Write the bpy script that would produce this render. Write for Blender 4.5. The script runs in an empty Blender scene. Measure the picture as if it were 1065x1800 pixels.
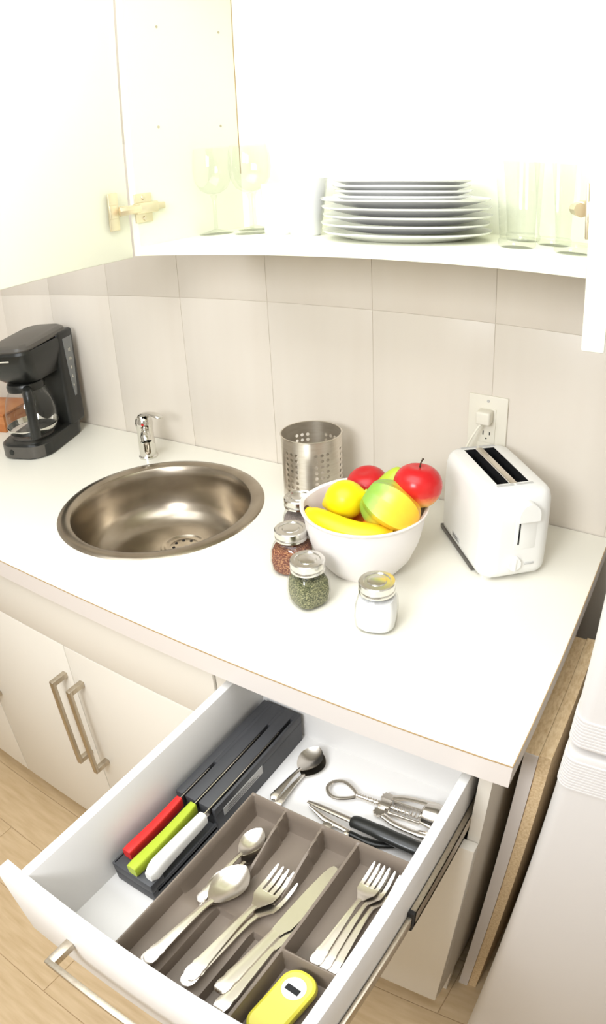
import bpy, bmesh, math, random
from mathutils import Vector, Matrix, Euler
random.seed(4)
PI = math.pi
C = bpy.context.scene.collection
S = bpy.context.scene

# ------------------------------------------------------------------ camera: 1065x1800, equidistant wide lens
cd = bpy.data.cameras.new('camera'); cam = bpy.data.objects.new('camera', cd); C.objects.link(cam)
cam.location = (0.0918, -1.1915, 1.5546)
cam.rotation_euler = (1.0808, 0.0463, 0.5601)
cd.type = 'PANO'; cd.sensor_fit = 'HORIZONTAL'; cd.sensor_width = 36; cd.clip_start = .01
K1 = -1065 / (36 * 1221.03)            # radians per millimetre on the sensor
def lens(o):
    o.panorama_type = 'FISHEYE_LENS_POLYNOMIAL'
    o.fisheye_polynomial_k0 = 0; o.fisheye_polynomial_k1 = K1
    o.fisheye_polynomial_k2 = 0; o.fisheye_polynomial_k3 = 0; o.fisheye_polynomial_k4 = 0
    o.fisheye_fov = PI
try: lens(cd)
except Exception: lens(cd.cycles)
S.camera = cam
S.cycles.transparent_max_bounces = 32
# ------------------------------------------------------------------ world, lights, exposure
W = bpy.data.worlds.new('world'); S.world = W; W.use_nodes = True
W.node_tree.nodes['Background'].inputs[0].default_value = (.92, .96, 1, 1)
W.node_tree.nodes['Background'].inputs[1].default_value = .5
def area(name, loc, target, size, power, col):
    l = bpy.data.lights.new(name, 'AREA'); l.energy = power; l.color = col; l.shape = 'RECTANGLE'; l.size, l.size_y = size
    o = bpy.data.objects.new(name, l); C.objects.link(o); o.location = loc
    o.rotation_euler = (Vector(target) - Vector(loc)).to_track_quat('-Z', 'Y').to_euler(); return o
area('flash', (-.30, -1.85, 1.80), (-.5, -.2, 1.15), (.5, .4), 13, (.91, .95, 1))
area('ceiling_light', (-.5, -1.15, 2.44), (-.5, -1.1, 0), (2.2, 1.2), 20, (.89, .94, 1))
area('bounce_flash', (-.45, -1.9, 1.75), (-.45, -1.85, 2.5), (.3, .3), 16, (.89, .94, 1))
S.view_settings.view_transform = 'Standard'; S.view_settings.look = 'None'
S.view_settings.exposure = .5; S.view_settings.gamma = 1; S.view_settings.use_curve_mapping = False

# ------------------------------------------------------------------ materials
def mat(name, col, rough=.5, metal=0, spec=.5, noise=None, bump=None, trans=0, ior=1.45, coat=0, aniso=None):
    m = bpy.data.materials.new(name); m.use_nodes = True; nt = m.node_tree; b = nt.nodes['Principled BSDF']
    b.inputs['Base Color'].default_value = (*col, 1); b.inputs['Roughness'].default_value = rough
    b.inputs['Metallic'].default_value = metal; b.inputs['Specular IOR Level'].default_value = spec
    b.inputs['Transmission Weight'].default_value = trans; b.inputs['IOR'].default_value = ior
    b.inputs['Coat Weight'].default_value = coat
    tc = nt.nodes.new('ShaderNodeTexCoord')
    def tex(scale, stretch=(1, 1, 1), detail=3):
        mp = nt.nodes.new('ShaderNodeMapping'); mp.inputs['Scale'].default_value = stretch
        nt.links.new(tc.outputs['Object'], mp.inputs[0])
        n = nt.nodes.new('ShaderNodeTexNoise'); n.inputs['Scale'].default_value = scale; n.inputs['Detail'].default_value = detail
        nt.links.new(mp.outputs[0], n.inputs['Vector']); return n
    if noise:   # (scale, stretch, second colour, low, high)
        n = tex(noise[0], noise[1]); r = nt.nodes.new('ShaderNodeValToRGB')
        r.color_ramp.elements[0].position = noise[3]; r.color_ramp.elements[1].position = noise[4]
        r.color_ramp.elements[0].color = (*col, 1); r.color_ramp.elements[1].color = (*noise[2], 1)
        nt.links.new(n.outputs['Fac'], r.inputs[0]); nt.links.new(r.outputs[0], b.inputs['Base Color'])
    if bump:    # (scale, stretch, strength, distance)
        n = tex(bump[0], bump[1]); bp = nt.nodes.new('ShaderNodeBump')
        bp.inputs['Strength'].default_value = bump[2]; bp.inputs['Distance'].default_value = bump[3]
        nt.links.new(n.outputs['Fac'], bp.inputs['Height']); nt.links.new(bp.outputs[0], b.inputs['Normal'])
    return m
def srgb(r, g, b):
    f = lambda c: c / 12.92 if c <= .04045 else ((c + .055) / 1.055) ** 2.4
    return tuple(f(x / 255) for x in (r, g, b))
ONE = (1, 1, 1)
M = {}
M['wall'] = mat('wall_paint', srgb(222, 219, 214), .8)
M['ceiling'] = mat('ceiling_paint', srgb(238, 236, 230), .9)
M['tile'] = mat('glazed_tile', srgb(233, 224, 211), .35, noise=(9, (1, 1, .12), srgb(229, 219, 205), .4, .65))
M['grout'] = mat('tile_grout', srgb(222, 212, 197), .9)
M['plank'] = mat('oak_plank', srgb(206, 180, 142), .45, noise=(9, (1, 7, 1), srgb(188, 160, 120), .35, .75), bump=(60, (1, 8, 1), .1, .001))
M['plank_gap'] = mat('plank_joint', srgb(176, 148, 112), .9)
M['laminate'] = mat('white_laminate', srgb(241, 237, 223), .33)
M['edge'] = mat('white_edge_band', srgb(224, 215, 207), .4)
M['seam'] = mat('brown_glue_seam', srgb(176, 146, 104), .8)
M['door'] = mat('cream_white_door', srgb(232, 225, 212), .45)
M['cab'] = mat('cabinet_white', srgb(243, 243, 224), .5)
M['drawer'] = mat('drawer_white', srgb(236, 233, 229), .4)
M['chip'] = mat('raw_chipboard', srgb(240, 214, 172), .9, noise=(240, (1, .35, 1), srgb(216, 184, 138), .35, .7), bump=(300, ONE, .3, .001))
M['nickel'] = mat('satin_nickel', srgb(200, 190, 172), .36, 1, noise=(200, (1, 1, .05), srgb(184, 172, 154), .3, .7))
M['steel'] = mat('brushed_steel', srgb(232, 226, 216), .36, 1, noise=(40, (1, 1, 8), srgb(220, 212, 200), .3, .75), bump=(120, (1, 1, 10), .06, .0005))
M['sink'] = mat('sink_steel', srgb(178, 168, 152), .27, 1, noise=(14, (1, 1, 2), srgb(150, 138, 122), .35, .8), bump=(160, (1, 1, 3), .05, .0004))
M['chrome'] = mat('chrome', srgb(222, 220, 214), .08, 1)
M['cutlery'] = mat('polished_cutlery_steel', srgb(218, 211, 201), .22, 1, bump=(60, ONE, .03, .0004))
M['lid'] = mat('jar_lid_silver', srgb(226, 224, 218), .2, 1)
M['glass'] = mat('clear_glass', (1, 1, 1), .02, trans=1, ior=1.3)
M['glass2'] = mat('drinking_glass', (1, 1, 1), .02, trans=1, ior=1.14)
M['hinge'] = mat('bright_nickel', srgb(226, 214, 190), .4, 1)
M['black'] = mat('black_plastic', srgb(30, 31, 29), .3, noise=(8, ONE, srgb(40, 40, 37), .3, .7))
M['dgrey'] = mat('dark_grey_plastic', srgb(86, 82, 76), .35)
M['mark'] = mat('pale_marking', srgb(214, 208, 192), .6)
M['window'] = mat('smoked_gauge', srgb(128, 130, 130), .25)
M['block'] = mat('charcoal_plastic', srgb(66, 66, 68), .5, bump=(400, ONE, .15, .0004))
M['slot'] = mat('slot_black', srgb(16, 16, 18), .7)
M['tray'] = mat('taupe_plastic', srgb(126, 113, 100), .42, bump=(500, ONE, .08, .0003))
M['red'] = mat('red_handle', srgb(206, 44, 42), .35)
M['lime'] = mat('lime_handle', srgb(166, 182, 48), .35)
M['whitep'] = mat('white_plastic', srgb(240, 238, 232), .3)
M['ivory'] = mat('ivory_plastic', srgb(236, 230, 214), .4)
M['yellowp'] = mat('yellow_plastic', srgb(228, 216, 78), .35)
M['porcelain'] = mat('white_porcelain', srgb(243, 242, 240), .15, coat=.3)
M['bowl'] = mat('white_bowl', srgb(244, 238, 234), .35)
M['fridge'] = mat('fridge_enamel', srgb(212, 207, 202), .35, bump=(700, ONE, .06, .0003))
M['herb'] = mat('dried_herbs', srgb(66, 72, 44), .9, noise=(420, ONE, srgb(186, 182, 136), .4, .72), bump=(420, ONE, .6, .001))
M['chili'] = mat('chili_flakes', srgb(112, 54, 40), .9, noise=(380, ONE, srgb(216, 160, 112), .45, .72), bump=(380, ONE, .6, .001))
M['pepper'] = mat('ground_pepper', srgb(122, 108, 102), .9, noise=(500, ONE, srgb(170, 156, 146), .4, .7), bump=(500, ONE, .7, .0015))
M['salt'] = mat('white_salt', srgb(248, 247, 246), .9, bump=(600, ONE, .3, .0006))
M['wood'] = mat('orange_wood', srgb(196, 132, 80), .5, noise=(14, (1, 1, 6), srgb(180, 106, 54), .35, .7))
M['stem'] = mat('fruit_stem', srgb(64, 44, 26), .8)
M['label'] = mat('paper_label', srgb(196, 194, 190), .7)
M['print'] = mat('grey_print', srgb(110, 108, 106), .8)
M['rubber'] = mat('dark_rubber', srgb(44, 42, 40), .7)
def thin_glass(name, gloss, tint=(1, 1, 1)):
    """single-walled glass: clear, with a reflection that grows towards grazing angles"""
    m = bpy.data.materials.new(name); m.use_nodes = True; nt = m.node_tree; nt.nodes.clear()
    o = nt.nodes.new('ShaderNodeOutputMaterial'); mx = nt.nodes.new('ShaderNodeMixShader'); t = nt.nodes.new('ShaderNodeBsdfTransparent')
    g = nt.nodes.new('ShaderNodeBsdfGlossy'); f = nt.nodes.new('ShaderNodeLayerWeight'); g.inputs['Roughness'].default_value = .03
    p = nt.nodes.new('ShaderNodeMath'); p.operation = 'POWER'; p.inputs[1].default_value = 3.5
    k = nt.nodes.new('ShaderNodeMath'); k.operation = 'MULTIPLY_ADD'; k.inputs[1].default_value = gloss; k.inputs[2].default_value = .05
    t.inputs[0].default_value = (*tint, 1); f.inputs['Blend'].default_value = .5
    nt.links.new(f.outputs['Facing'], p.inputs[0]); nt.links.new(p.outputs[0], k.inputs[0]); nt.links.new(k.outputs[0], mx.inputs[0])
    nt.links.new(t.outputs[0], mx.inputs[1]); nt.links.new(g.outputs[0], mx.inputs[2])
    nt.links.new(mx.outputs[0], o.inputs[0]); return m
M['glass'] = thin_glass('clear_glass', .6, (.96, .96, .95)); M['glass2'] = thin_glass('drinking_glass', .35, (.955, .96, .945))
def fruit(name, cols, axis, rough=.35, spots=None):
    """skin colour runs along the fruit's own axis through the listed (position, colour) stops"""
    m = mat(name, cols[0][1], rough); nt = m.node_tree; b = nt.nodes['Principled BSDF']
    tc = [n for n in nt.nodes if n.type == 'TEX_COORD'][0]
    sep = nt.nodes.new('ShaderNodeSeparateXYZ'); nt.links.new(tc.outputs['Generated'], sep.inputs[0])
    n = nt.nodes.new('ShaderNodeTexNoise'); n.inputs['Scale'].default_value = 90; n.inputs['Detail'].default_value = 4
    nt.links.new(tc.outputs['Object'], n.inputs['Vector'])
    a = nt.nodes.new('ShaderNodeMath'); a.operation = 'MULTIPLY_ADD'; a.inputs[1].default_value = .22 if spots is None else spots
    nt.links.new(n.outputs['Fac'], a.inputs[0]); nt.links.new(sep.outputs[axis], a.inputs[2])
    r = nt.nodes.new('ShaderNodeValToRGB'); nt.links.new(a.outputs[0], r.inputs[0])
    r.color_ramp.elements[0].position = cols[0][0]; r.color_ramp.elements[0].color = (*cols[0][1], 1)
    r.color_ramp.elements[1].position = cols[-1][0]; r.color_ramp.elements[1].color = (*cols[-1][1], 1)
    for p, c in cols[1:-1]: e = r.color_ramp.elements.new(p); e.color = (*c, 1)
    nt.links.new(r.outputs[0], b.inputs['Base Color']); return m

# ------------------------------------------------------------------ mesh helpers
def merge(bm, t, mtx=None):
    if mtx is not None: bmesh.ops.transform(t, matrix=mtx, verts=t.verts)
    me = bpy.data.meshes.new('tmp'); t.to_mesh(me); t.free(); bm.from_mesh(me); bpy.data.meshes.remove(me)
def box(bm, x0, x1, y0, y1, z0, z1, bev=0, seg=2, mtx=None):
    t = bmesh.new(); bmesh.ops.create_cube(t, size=1)
    bmesh.ops.scale(t, vec=(x1 - x0, y1 - y0, z1 - z0), verts=t.verts)
    bmesh.ops.translate(t, vec=((x0 + x1) / 2, (y0 + y1) / 2, (z0 + z1) / 2), verts=t.verts)
    if bev: bmesh.ops.bevel(t, geom=t.edges[:], offset=bev, segments=seg, profile=.5, affect='EDGES')
    merge(bm, t, mtx)
def rings(bm, rr, cap=(True, True), mtx=None, closed=False):
    """skin a list of rings (each a list of 3D points, same count)"""
    t = bmesh.new(); R = [[t.verts.new(p) for p in r] for r in rr]; n = len(R[0])
    pairs = list(zip(R, R[1:])) + ([(R[-1], R[0])] if closed else [])
    for a, b in pairs:
        for i in range(n):
            try: t.faces.new((a[i], a[(i + 1) % n], b[(i + 1) % n], b[i]))
            except ValueError: pass
    if not closed:
        if cap[0]: t.faces.new(R[0][::-1])
        if cap[1]: t.faces.new(R[-1])
    bmesh.ops.recalc_face_normals(t, faces=t.faces); merge(bm, t, mtx)
def lathe(bm, prof, seg=48, c=(0, 0, 0), mtx=None, closed=False, caps=None):
    """profile of (radius, z); radius 0 at an end closes to a small disc"""
    rr = [[(c[0] + max(r, 1e-5) * math.cos(2 * PI * i / seg), c[1] + max(r, 1e-5) * math.sin(2 * PI * i / seg), c[2] + z) for i in range(seg)] for r, z in prof]
    rings(bm, rr, caps or (not closed, not closed), mtx, closed)
def tube(bm, pts, r, seg=10, mtx=None, flat=1.0, up=(0, 0, 1)):
    pts = [Vector(p) for p in pts]; rs = r if isinstance(r, (list, tuple)) else [r] * len(pts); rr = []
    for i, p in enumerate(pts):
        d = (pts[min(i + 1, len(pts) - 1)] - pts[max(i - 1, 0)]).normalized(); u = Vector(up)
        if abs(d.dot(u)) > .95: u = Vector((1, 0, 0)) if abs(d.x) < .9 else Vector((0, 1, 0))
        s = d.cross(u).normalized(); n = s.cross(d).normalized()
        rr.append([p + s * rs[i] * math.cos(2 * PI * k / seg) + n * rs[i] * flat * math.sin(2 * PI * k / seg) for k in range(seg)])
    rings(bm, rr, (True, True), mtx)
def rrect(x0, x1, y0, y1, r, z, k=6):
    pts = []
    for cx, cy, a in ((x1 - r, y1 - r, 0), (x0 + r, y1 - r, 90), (x0 + r, y0 + r, 180), (x1 - r, y0 + r, 270)):
        for i in range(k + 1):
            t = math.radians(a + 90 * i / k); pts.append((cx + r * math.cos(t), cy + r * math.sin(t), z))
    return pts
def bez(p, n=12):
    """smooth curve through control points (Catmull-Rom)"""
    p = [Vector(q) for q in p]; P = [2 * p[0] - p[1]] + p + [2 * p[-1] - p[-2]]; out = []
    for i in range(1, len(P) - 2):
        for k in range(n):
            t = k / n; a, b, c, d = P[i - 1:i + 3]
            out.append(.5 * ((2 * b) + (c - a) * t + (2 * a - 5 * b + 4 * c - d) * t * t + (3 * b - a - 3 * c + d) * t ** 3))
    return out + [p[-1]]
def holed(bm, outer, holes, z0, z1):
    """flat plate with an outline and holes, thickness z0..z1"""
    t = bmesh.new(); ed = []
    for loop in [outer] + holes:
        vs = [t.verts.new((x, y, z1)) for x, y in loop]
        ed += [t.edges.new((vs[i], vs[(i + 1) % len(vs)])) for i in range(len(vs))]
    f = bmesh.ops.triangle_fill(t, use_beauty=True, use_dissolve=False, edges=ed)
    fs = [g for g in t.faces]
    for g in fs:
        if g.normal.z < 0: g.normal_flip()
    ex = bmesh.ops.extrude_face_region(t, geom=fs, use_keep_orig=True)
    bmesh.ops.translate(t, vec=(0, 0, z0 - z1), verts=[v for v in ex['geom'] if isinstance(v, bmesh.types.BMVert)])
    bmesh.ops.recalc_face_normals(t, faces=t.faces); merge(bm, t)
def obj(name, bm, m, parent=None, smooth=35, label=None, cat=None, group=None, kind=None, loc=None, rot=None):
    me = bpy.data.meshes.new(name)
    if isinstance(bm, bmesh.types.BMesh): bm.to_mesh(me); bm.free()
    else: me = bm
    if m is not None and not me.materials: me.materials.append(M[m] if isinstance(m, str) else m)
    if smooth and isinstance(bm, bmesh.types.BMesh):
        for p in me.polygons: p.use_smooth = True
        try: me.set_sharp_from_angle(angle=math.radians(smooth))
        except Exception: pass
    o = bpy.data.objects.new(name, me); C.objects.link(o)
    if parent: o.parent = parent
    if loc: o.location = loc
    if rot: o.rotation_euler = rot
    if label: o['label'] = label
    if cat: o['category'] = cat
    if group: o['group'] = group
    if kind: o['kind'] = kind
    return o
def B(): return bmesh.new()
def bx(*a, **k): b = B(); box(b, *a, **k); return b
def thing(name, label, cat, loc=(0, 0, 0), rot=(0, 0, 0), group=None):
    o = bpy.data.objects.new(name, None); C.objects.link(o); o.location = loc; o.rotation_euler = rot; o.empty_display_size = .02
    o['label'] = label; o['category'] = cat
    if group: o['group'] = group
    return o
def kids(o): return [c for c in C.objects if c.parent == o]
def dup(root, loc, rot=None, label=None, group=None):
    r = root.copy(); C.objects.link(r); r.location = loc
    if rot is not None: r.rotation_euler = rot
    if label: r['label'] = label
    if group: r['group'] = group
    for ch in kids(root):
        c = ch.copy(); C.objects.link(c); c.parent = r
        for g in kids(ch): d = g.copy(); C.objects.link(d); d.parent = c
    return r
def struct(name, bm, m, parent=None): return obj(name, bm, m, parent, kind='structure')

H = .91          # worktop height
# ------------------------------------------------------------------ the room
fl = struct('floor', bx(-2.6, 1.6, -3, 0, -.04, -.002), 'plank_gap')
pl = bx(-.4492, .4492, -.0742, .0742, -.006, 0, bev=.0006, seg=1); plank = None
row = 0; y = -.07
while y > -2.4:
    x = -2.6 + (.45, .15, .72, .33, .62, .0)[row % 6]
    while x < 1.5:
        if x > -2.5:
            if plank is None: plank = obj('floor_plank', pl, 'plank', fl, loc=(x, y, 0))
            else: obj('floor_plank', plank.data, None, fl, loc=(x, y, 0))
        x += .9
    y -= .15; row += 1
wb = struct('wall_back', bx(-2.6, 1.6, -.0060, .1, 0, 2.5), 'grout')
tb = bx(-.1228, .1228, -.004, .004, -.1870, .1870, bev=.0007, seg=2); tile = None
for r_, zc in ((0, 1.2834 - .1875), (1, 1.2834 + .1875)):
    for n in range(-4, 10):
        xc = -.0152 - (n + .5) * .2465
        if tile is None: tile = obj('wall_tile', tb, 'tile', wb, loc=(xc, -.0035, zc))
        else: obj('wall_tile', tile.data, None, wb, loc=(xc, -.0035, zc))
struct('wall_left', bx(-2.7, -2.6, -3, 0, 0, 2.5), 'wall')
struct('wall_right', bx(1.6, 1.7, -3, 0, 0, 2.5), 'wall')
struct('wall_front', bx(-2.7, 1.7, -3.1, -3, 0, 2.5), 'wall')
struct('ceiling', bx(-2.7, 1.7, -3.1, .1, 2.5, 2.6), 'ceiling')

# ------------------------------------------------------------------ worktop, sink, tap
SX, SY = -.861, -.292
wt = thing('worktop', 'long white laminate worktop with a thin brown seam along its edges', 'countertop', (0, 0, 0))
b = B(); circ = [(SX + .207 * math.cos(2 * PI * i / 64), SY + .207 * math.sin(2 * PI * i / 64)) for i in range(64)]
holed(b, [(-2.55, -.6185), (-.0052, -.6185), (-.0052, -.009), (-2.55, -.009)], [circ], H - .038, H)
obj('slab', b, 'laminate', wt, smooth=20)
obj('edge_strip', bx(-2.55, -.004, -.62, -.6188, H - .039, H - .0012), 'edge', wt, label='flat white front edge strip')
obj('edge_strip', bx(-.0052, -.004, -.6186, -.009, H - .039, H - .0012), 'edge', wt, label='flat white right edge strip')
obj('glue_seam', bx(-2.55, -.004, -.6201, -.6188, H - .0012, H + .0001), 'seam', wt, label='thin brown seam along the front edge')
obj('glue_seam', bx(-.0052, -.0038, -.6185, -.009, H - .0012, H + .0001), 'seam', wt, label='thin brown seam along the right edge')

sk = thing('sink', 'round stainless steel sink set into the worktop in front of the small tap', 'sink', (SX, SY, H))
b = B(); lathe(b, [(.192, .0005), (.196, .0035), (.205, .0045), (.217, .003), (.2205, .0002), (.2205, -.0005), (.204, -.0008), (.196, -.002)], 96, closed=True)
obj('rim', b, 'sink', sk)
b = B(); prof = [(.194, .001), (.1905, -.006), (.187, -.02), (.183, -.05), (.177, -.08), (.166, -.102), (.148, -.118), (.125, -.126), (.09, -.13), (.02, -.132)]
lathe(b, prof + [(r - .0012 if r > .05 else r, z - .0015) for r, z in prof[::-1]], 96, closed=True)
obj('basin', b, 'sink', sk)
dr = B(); lathe(dr, [(.054, .001), (.052, .004), (.046, .004), (.042, .001), (.038, -.001), (.034, .001), (.02, .0015), (.0, .0015)], 48, c=(0, .055, -.1305))
d = obj('drain', dr, 'sink', sk)
b = B()
for i in range(8): a = i * PI / 4; lathe(b, [(.0035, 0), (.0035, .0006), (.0, .0006)], 10, c=(.024 * math.cos(a), .055 + .024 * math.sin(a), -.1288))
obj('drain_hole', b, 'slot', d, kind='stuff')

tp = thing('tap', 'small chrome mixer tap standing behind the round sink', 'tap', (-1.066, -.11, H), (0, 0, math.radians(-44)))
b = B(); lathe(b, [(.0, 0), (.0235, 0), (.0235, .004), (.021, .007), (.0205, .04), (.0198, .07), (.0205, .078), (.0215, .083), (.021, .096), (.017, .1025), (.0, .104)], 36)
obj('body', b, 'chrome', tp)
b = B(); tube(b, bez([(.008, 0, .058), (.025, 0, .067), (.042, 0, .066), (.048, 0, .058)], 6), [.012] * 10 + [.0125] * 9, 16)
obj('spout', b, 'chrome', tp)
b = B(); lathe(b, [(.0, .0), (.0125, 0), (.0125, .018), (.0135, .022), (.0, .024)], 24, c=(.048, 0, .036)); obj('aerator', b, 'chrome', tp)
b = B(); tube(b, bez([(-.012, -.004, .1), (.0, .004, .109), (.022, .024, .113), (.042, .044, .108)], 6), [.012, .0135, .0145, .015, .0145, .0135, .0125, .012, .0115, .011, .0105, .0105, .0105, .0105, .011, .011, .011, .009, .004], 16, flat=.42)
obj('lever', b, 'chrome', tp)
b = B(); lathe(b, [(0, 0), (.0035, 0), (.003, .0015), (0, .002)], 12, mtx=Matrix.Translation((.0205, -.004, .09)) @ Matrix.Rotation(PI / 2, 4, 'Y'))
obj('temperature_dot', b, 'red', tp, label='small red dot below the lever')

# ------------------------------------------------------------------ base cabinets
def bar_handle(parent, cx, cy, cz, length, vertical=True, out=.033):
    h = length / 2; b = B(); s = .006
    if vertical:
        box(b, cx - s, cx + s, cy - out - .009, cy - out, cz - h, cz + h, bev=.0015)
        for q in (-1, 1): box(b, cx - s, cx + s, cy - out - .002, cy, cz + q * (h - .006) - .006, cz + q * (h - .006) + .006, bev=.001)
    else:
        box(b, cx - h, cx + h, cy - out - .009, cy - out, cz - s, cz + s, bev=.0015)
        for q in (-1, 1): box(b, cx + q * (h - .006) - .006, cx + q * (h - .006) + .006, cy - out - .002, cy, cz - s, cz + s, bev=.001)
    return obj('bar_handle', b, 'nickel', parent)
sc = thing('sink_cabinet', 'cream base cabinet under the sink with long bar handles', 'cabinet', (-1.3, -.58, 0))
sc.location = (0, 0, 0)
b = B(); box(b, -2.45, -.484, -.575, -.01, .10, .115)
for x in (-2.45, -1.285, -.502): box(b, x, x + .018, -.58, -.01, .1, H - .0395)
box(b, -2.45, -.484, -.025, -.01, .1, .86); obj('carcass', b, 'cab', sc)
obj('plinth', bx(-2.45, -.484, -.53, -.512, 0, .1), 'door', sc)
obj('false_front', bx(-1.283, -.4845, -.60, -.581, .738, .866, bev=.001), 'door', sc)
obj('false_front', bx(-2.45, -1.287, -.60, -.581, .738, .866, bev=.001), 'door', sc)
for x0, x1, hx in ((-.881, -.4845, -.852), (-1.2825, -.8835, -.905), (-1.684, -1.2865, -1.258), (-2.45, -1.688, -1.72)):
    dd = obj('door', bx(x0, x1, -.60, -.581, .1, .735, bev=.0012), 'door', sc)
    bar_handle(dd, hx, -.6, .535, .245)
dc = thing('drawer_cabinet', 'white base cabinet at the right end with its cutlery drawer pulled open', 'cabinet')
b = B(); box(b, -.482, -.461, -.595, -.01, .1, H - .0395); box(b, -.049, -.030, -.595, -.01, .1, H - .0395)
box(b, -.461, -.049, -.575, -.01, .1, .115); box(b, -.461, -.049, -.022, -.01, .1, .86)
obj('carcass', b, 'door', dc)
obj('plinth', bx(-.482, -.03, -.53, -.512, 0, .1), 'door', dc)
obj('lower_front', bx(-.480, -.030, -.614, -.596, .112, .700, bev=.0012), 'door', dc)
# drawer box
b = B(); DX0, DX1, DY0, DY1, DZ0, DZ1 = -.455, -.058, -1.0265, -.520, .7145, .849
box(b, DX0, DX0 + .014, DY0, DY1, DZ0 - .01, DZ1, bev=.0015); box(b, DX1 - .014, DX1, DY0, DY1, DZ0 - .01, DZ1, bev=.0015)
box(b, DX0 + .014, DX1 - .014, DY1 - .015, DY1, DZ0 - .008, DZ1)
box(b, DX0 + .014, DX1 - .014, DY0, DY1 - .015, DZ0 - .008, DZ0)
dw = obj('drawer', b, 'drawer', dc)
obj('drawer_front', bx(-.481, -.030, -1.049, -1.0265, .700, .8505, bev=.002), 'drawer', dw)
hb = bar_handle(dw, -.255, -1.049, .79, .235, False)
for x0, x1 in ((-.058, -.050), (-.461, -.4555)):
    obj('drawer_slide', bx(x0 + .001, x1 - .001, -1.01, -.53, .731, .757, bev=.001), 'nickel', dw)
for x0, x1 in ((-.0565, -.0493), (-.4608, -.4565)):
    b = B(); box(b, x0, x1, -.775, -.04, .759, .767); box(b, x0, x1, -.775, -.04, .722, .730); box(b, x1 - .0015, x1, -.775, -.04, .722, .767)
    rn = obj('slide_runner', b, 'nickel', dc)
    obj('slide_stop', bx(x0 - .0015, x1, -.781, -.772, .722, .767), 'rubber', rn)
# boards between cabinet and fridge
bd = obj('chipboard_panel', bx(-.012, .009, -.50, -.205, 0, .815), 'chip'); bd['label'] = 'raw chipboard end panel with a white front edge, beside the drawer cabinet'; bd['category'] = 'panel'
obj('front_edge_band', bx(-.0122, .0092, -.5022, -.50, 0, .8152), 'edge', bd)
bd = obj('chipboard_panel', bx(.0095, .0285, -.498, -.20, 0, .815), 'chip'); bd['label'] = 'raw brown chipboard panel standing right beside the refrigerator'; bd['category'] = 'panel'

# ------------------------------------------------------------------ refrigerator
fr = thing('refrigerator', 'white top-freezer refrigerator with ribbed door edges on the right', 'refrigerator', (0, 0, 0))
obj('body', bx(.066, .66, -.60, -.03, .02, 1.50, bev=.006), 'fridge', fr)
def fdoor(name, z0, z1, ribs, notch_top):
    rr = []
    def ring(z, e=0, k=10): return rrect(.055 + e, .67 - e, -.672 + e, -.607, .018, z, k)
    st = [(z0, .004), (z0 + .002, .001), (z0 + .005, 0)]
    r0, r1 = ribs; n = 11
    zz = r0
    while zz < r1 - .001: st += [(zz, 0), (zz + .0006, -.0014), (zz + .0026, -.0014), (zz + .0032, 0)]; zz += .0042
    st += [(z1 - .005, 0), (z1 - .002, .001), (z1, .004)]
    st = sorted(set(st)); b = B(); rings(b, [ring(z, e) for z, e in st]); return obj(name, b, 'fridge', fr)
fz = fdoor('freezer_door', 1.026, 1.50, (1.031, 1.066), False)
ld = fdoor('lower_door', .06, 1.018, (.964, 1.011), True)
obj('grip_recess', bx(.118, .40, -.6745, -.66, .968, 1.0185, bev=.005), 'fridge', ld, label='smooth recessed grip block')
obj('grip_lip', bx(.105, .42, -.690, -.668, 1.029, 1.046, bev=.006), 'fridge', fz, label='projecting grip lip')
for x in (.12, .6):
    for y in (-.55, -.1): obj('foot', bx(x - .02, x + .02, y - .02, y + .02, 0, .021), 'rubber', fr)

# ------------------------------------------------------------------ wall cabinet
ZB = 1.4282
uc = thing('wall_cabinet', 'white wall cabinet with both doors open, holding plates and glasses', 'cabinet', (0, 0, 0))
b = B(); box(b, -.812, -.796, -.318, -.008, ZB, 2.12); obj('side_panel', b, 'cab', uc, label='left side panel')
obj('side_panel', bx(-.052, -.036, -.318, -.008, ZB, 2.12), 'cab', uc, label='right side panel')
obj('bottom_shelf', bx(-.796, -.052, -.32, -.008, ZB, ZB + .016, bev=.0008), 'cab', uc)
obj('top_panel', bx(-.796, -.052, -.318, -.008, 2.104, 2.12), 'cab', uc)
obj('back_panel', bx(-.796, -.052, -.014, -.0085, ZB + .016, 2.104), 'cab', uc)
obj('back_seam', bx(-.7962, -.7952, -.0158, -.0138, ZB + .13, 2.1), 'seam', uc, label='thin brown line where back and side panels meet')
b = B()
for y_, z_ in ((-.236, 1.850), (-.06, 1.857), (-.247, 1.658), (-.07, 1.659)):
    lathe(b, [(0, 0), (.0028, 0), (.0028, .0012), (0, .0012)], 12, mtx=Matrix.Translation((-.7965, y_, z_)) @ Matrix.Rotation(PI / 2, 4, 'Y'))
obj('shelf_pin_hole', b, 'nickel', uc, kind='stuff')
def udoor(hx, hy, ang, sgn, zb, wid):
    """door hinged at hx,hy turned by ang; local x runs away from the hinge"""
    d_ = B(); box(d_, 0, wid, -.009, .009, 0, .69, bev=.002)
    return obj('door', d_, 'cab', uc, loc=(hx, hy, zb), rot=(0, 0, math.radians(ang)))
dl_ = udoor(-.818, -.324, -94.5, 1, 1.4262, .385)
dr_ = udoor(-.030, -.326, -82.5, 1, 1.4262, .36)
dl_['label'] = 'left door, swung open'; dr_['label'] = 'right door, open and seen edge-on'
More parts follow.
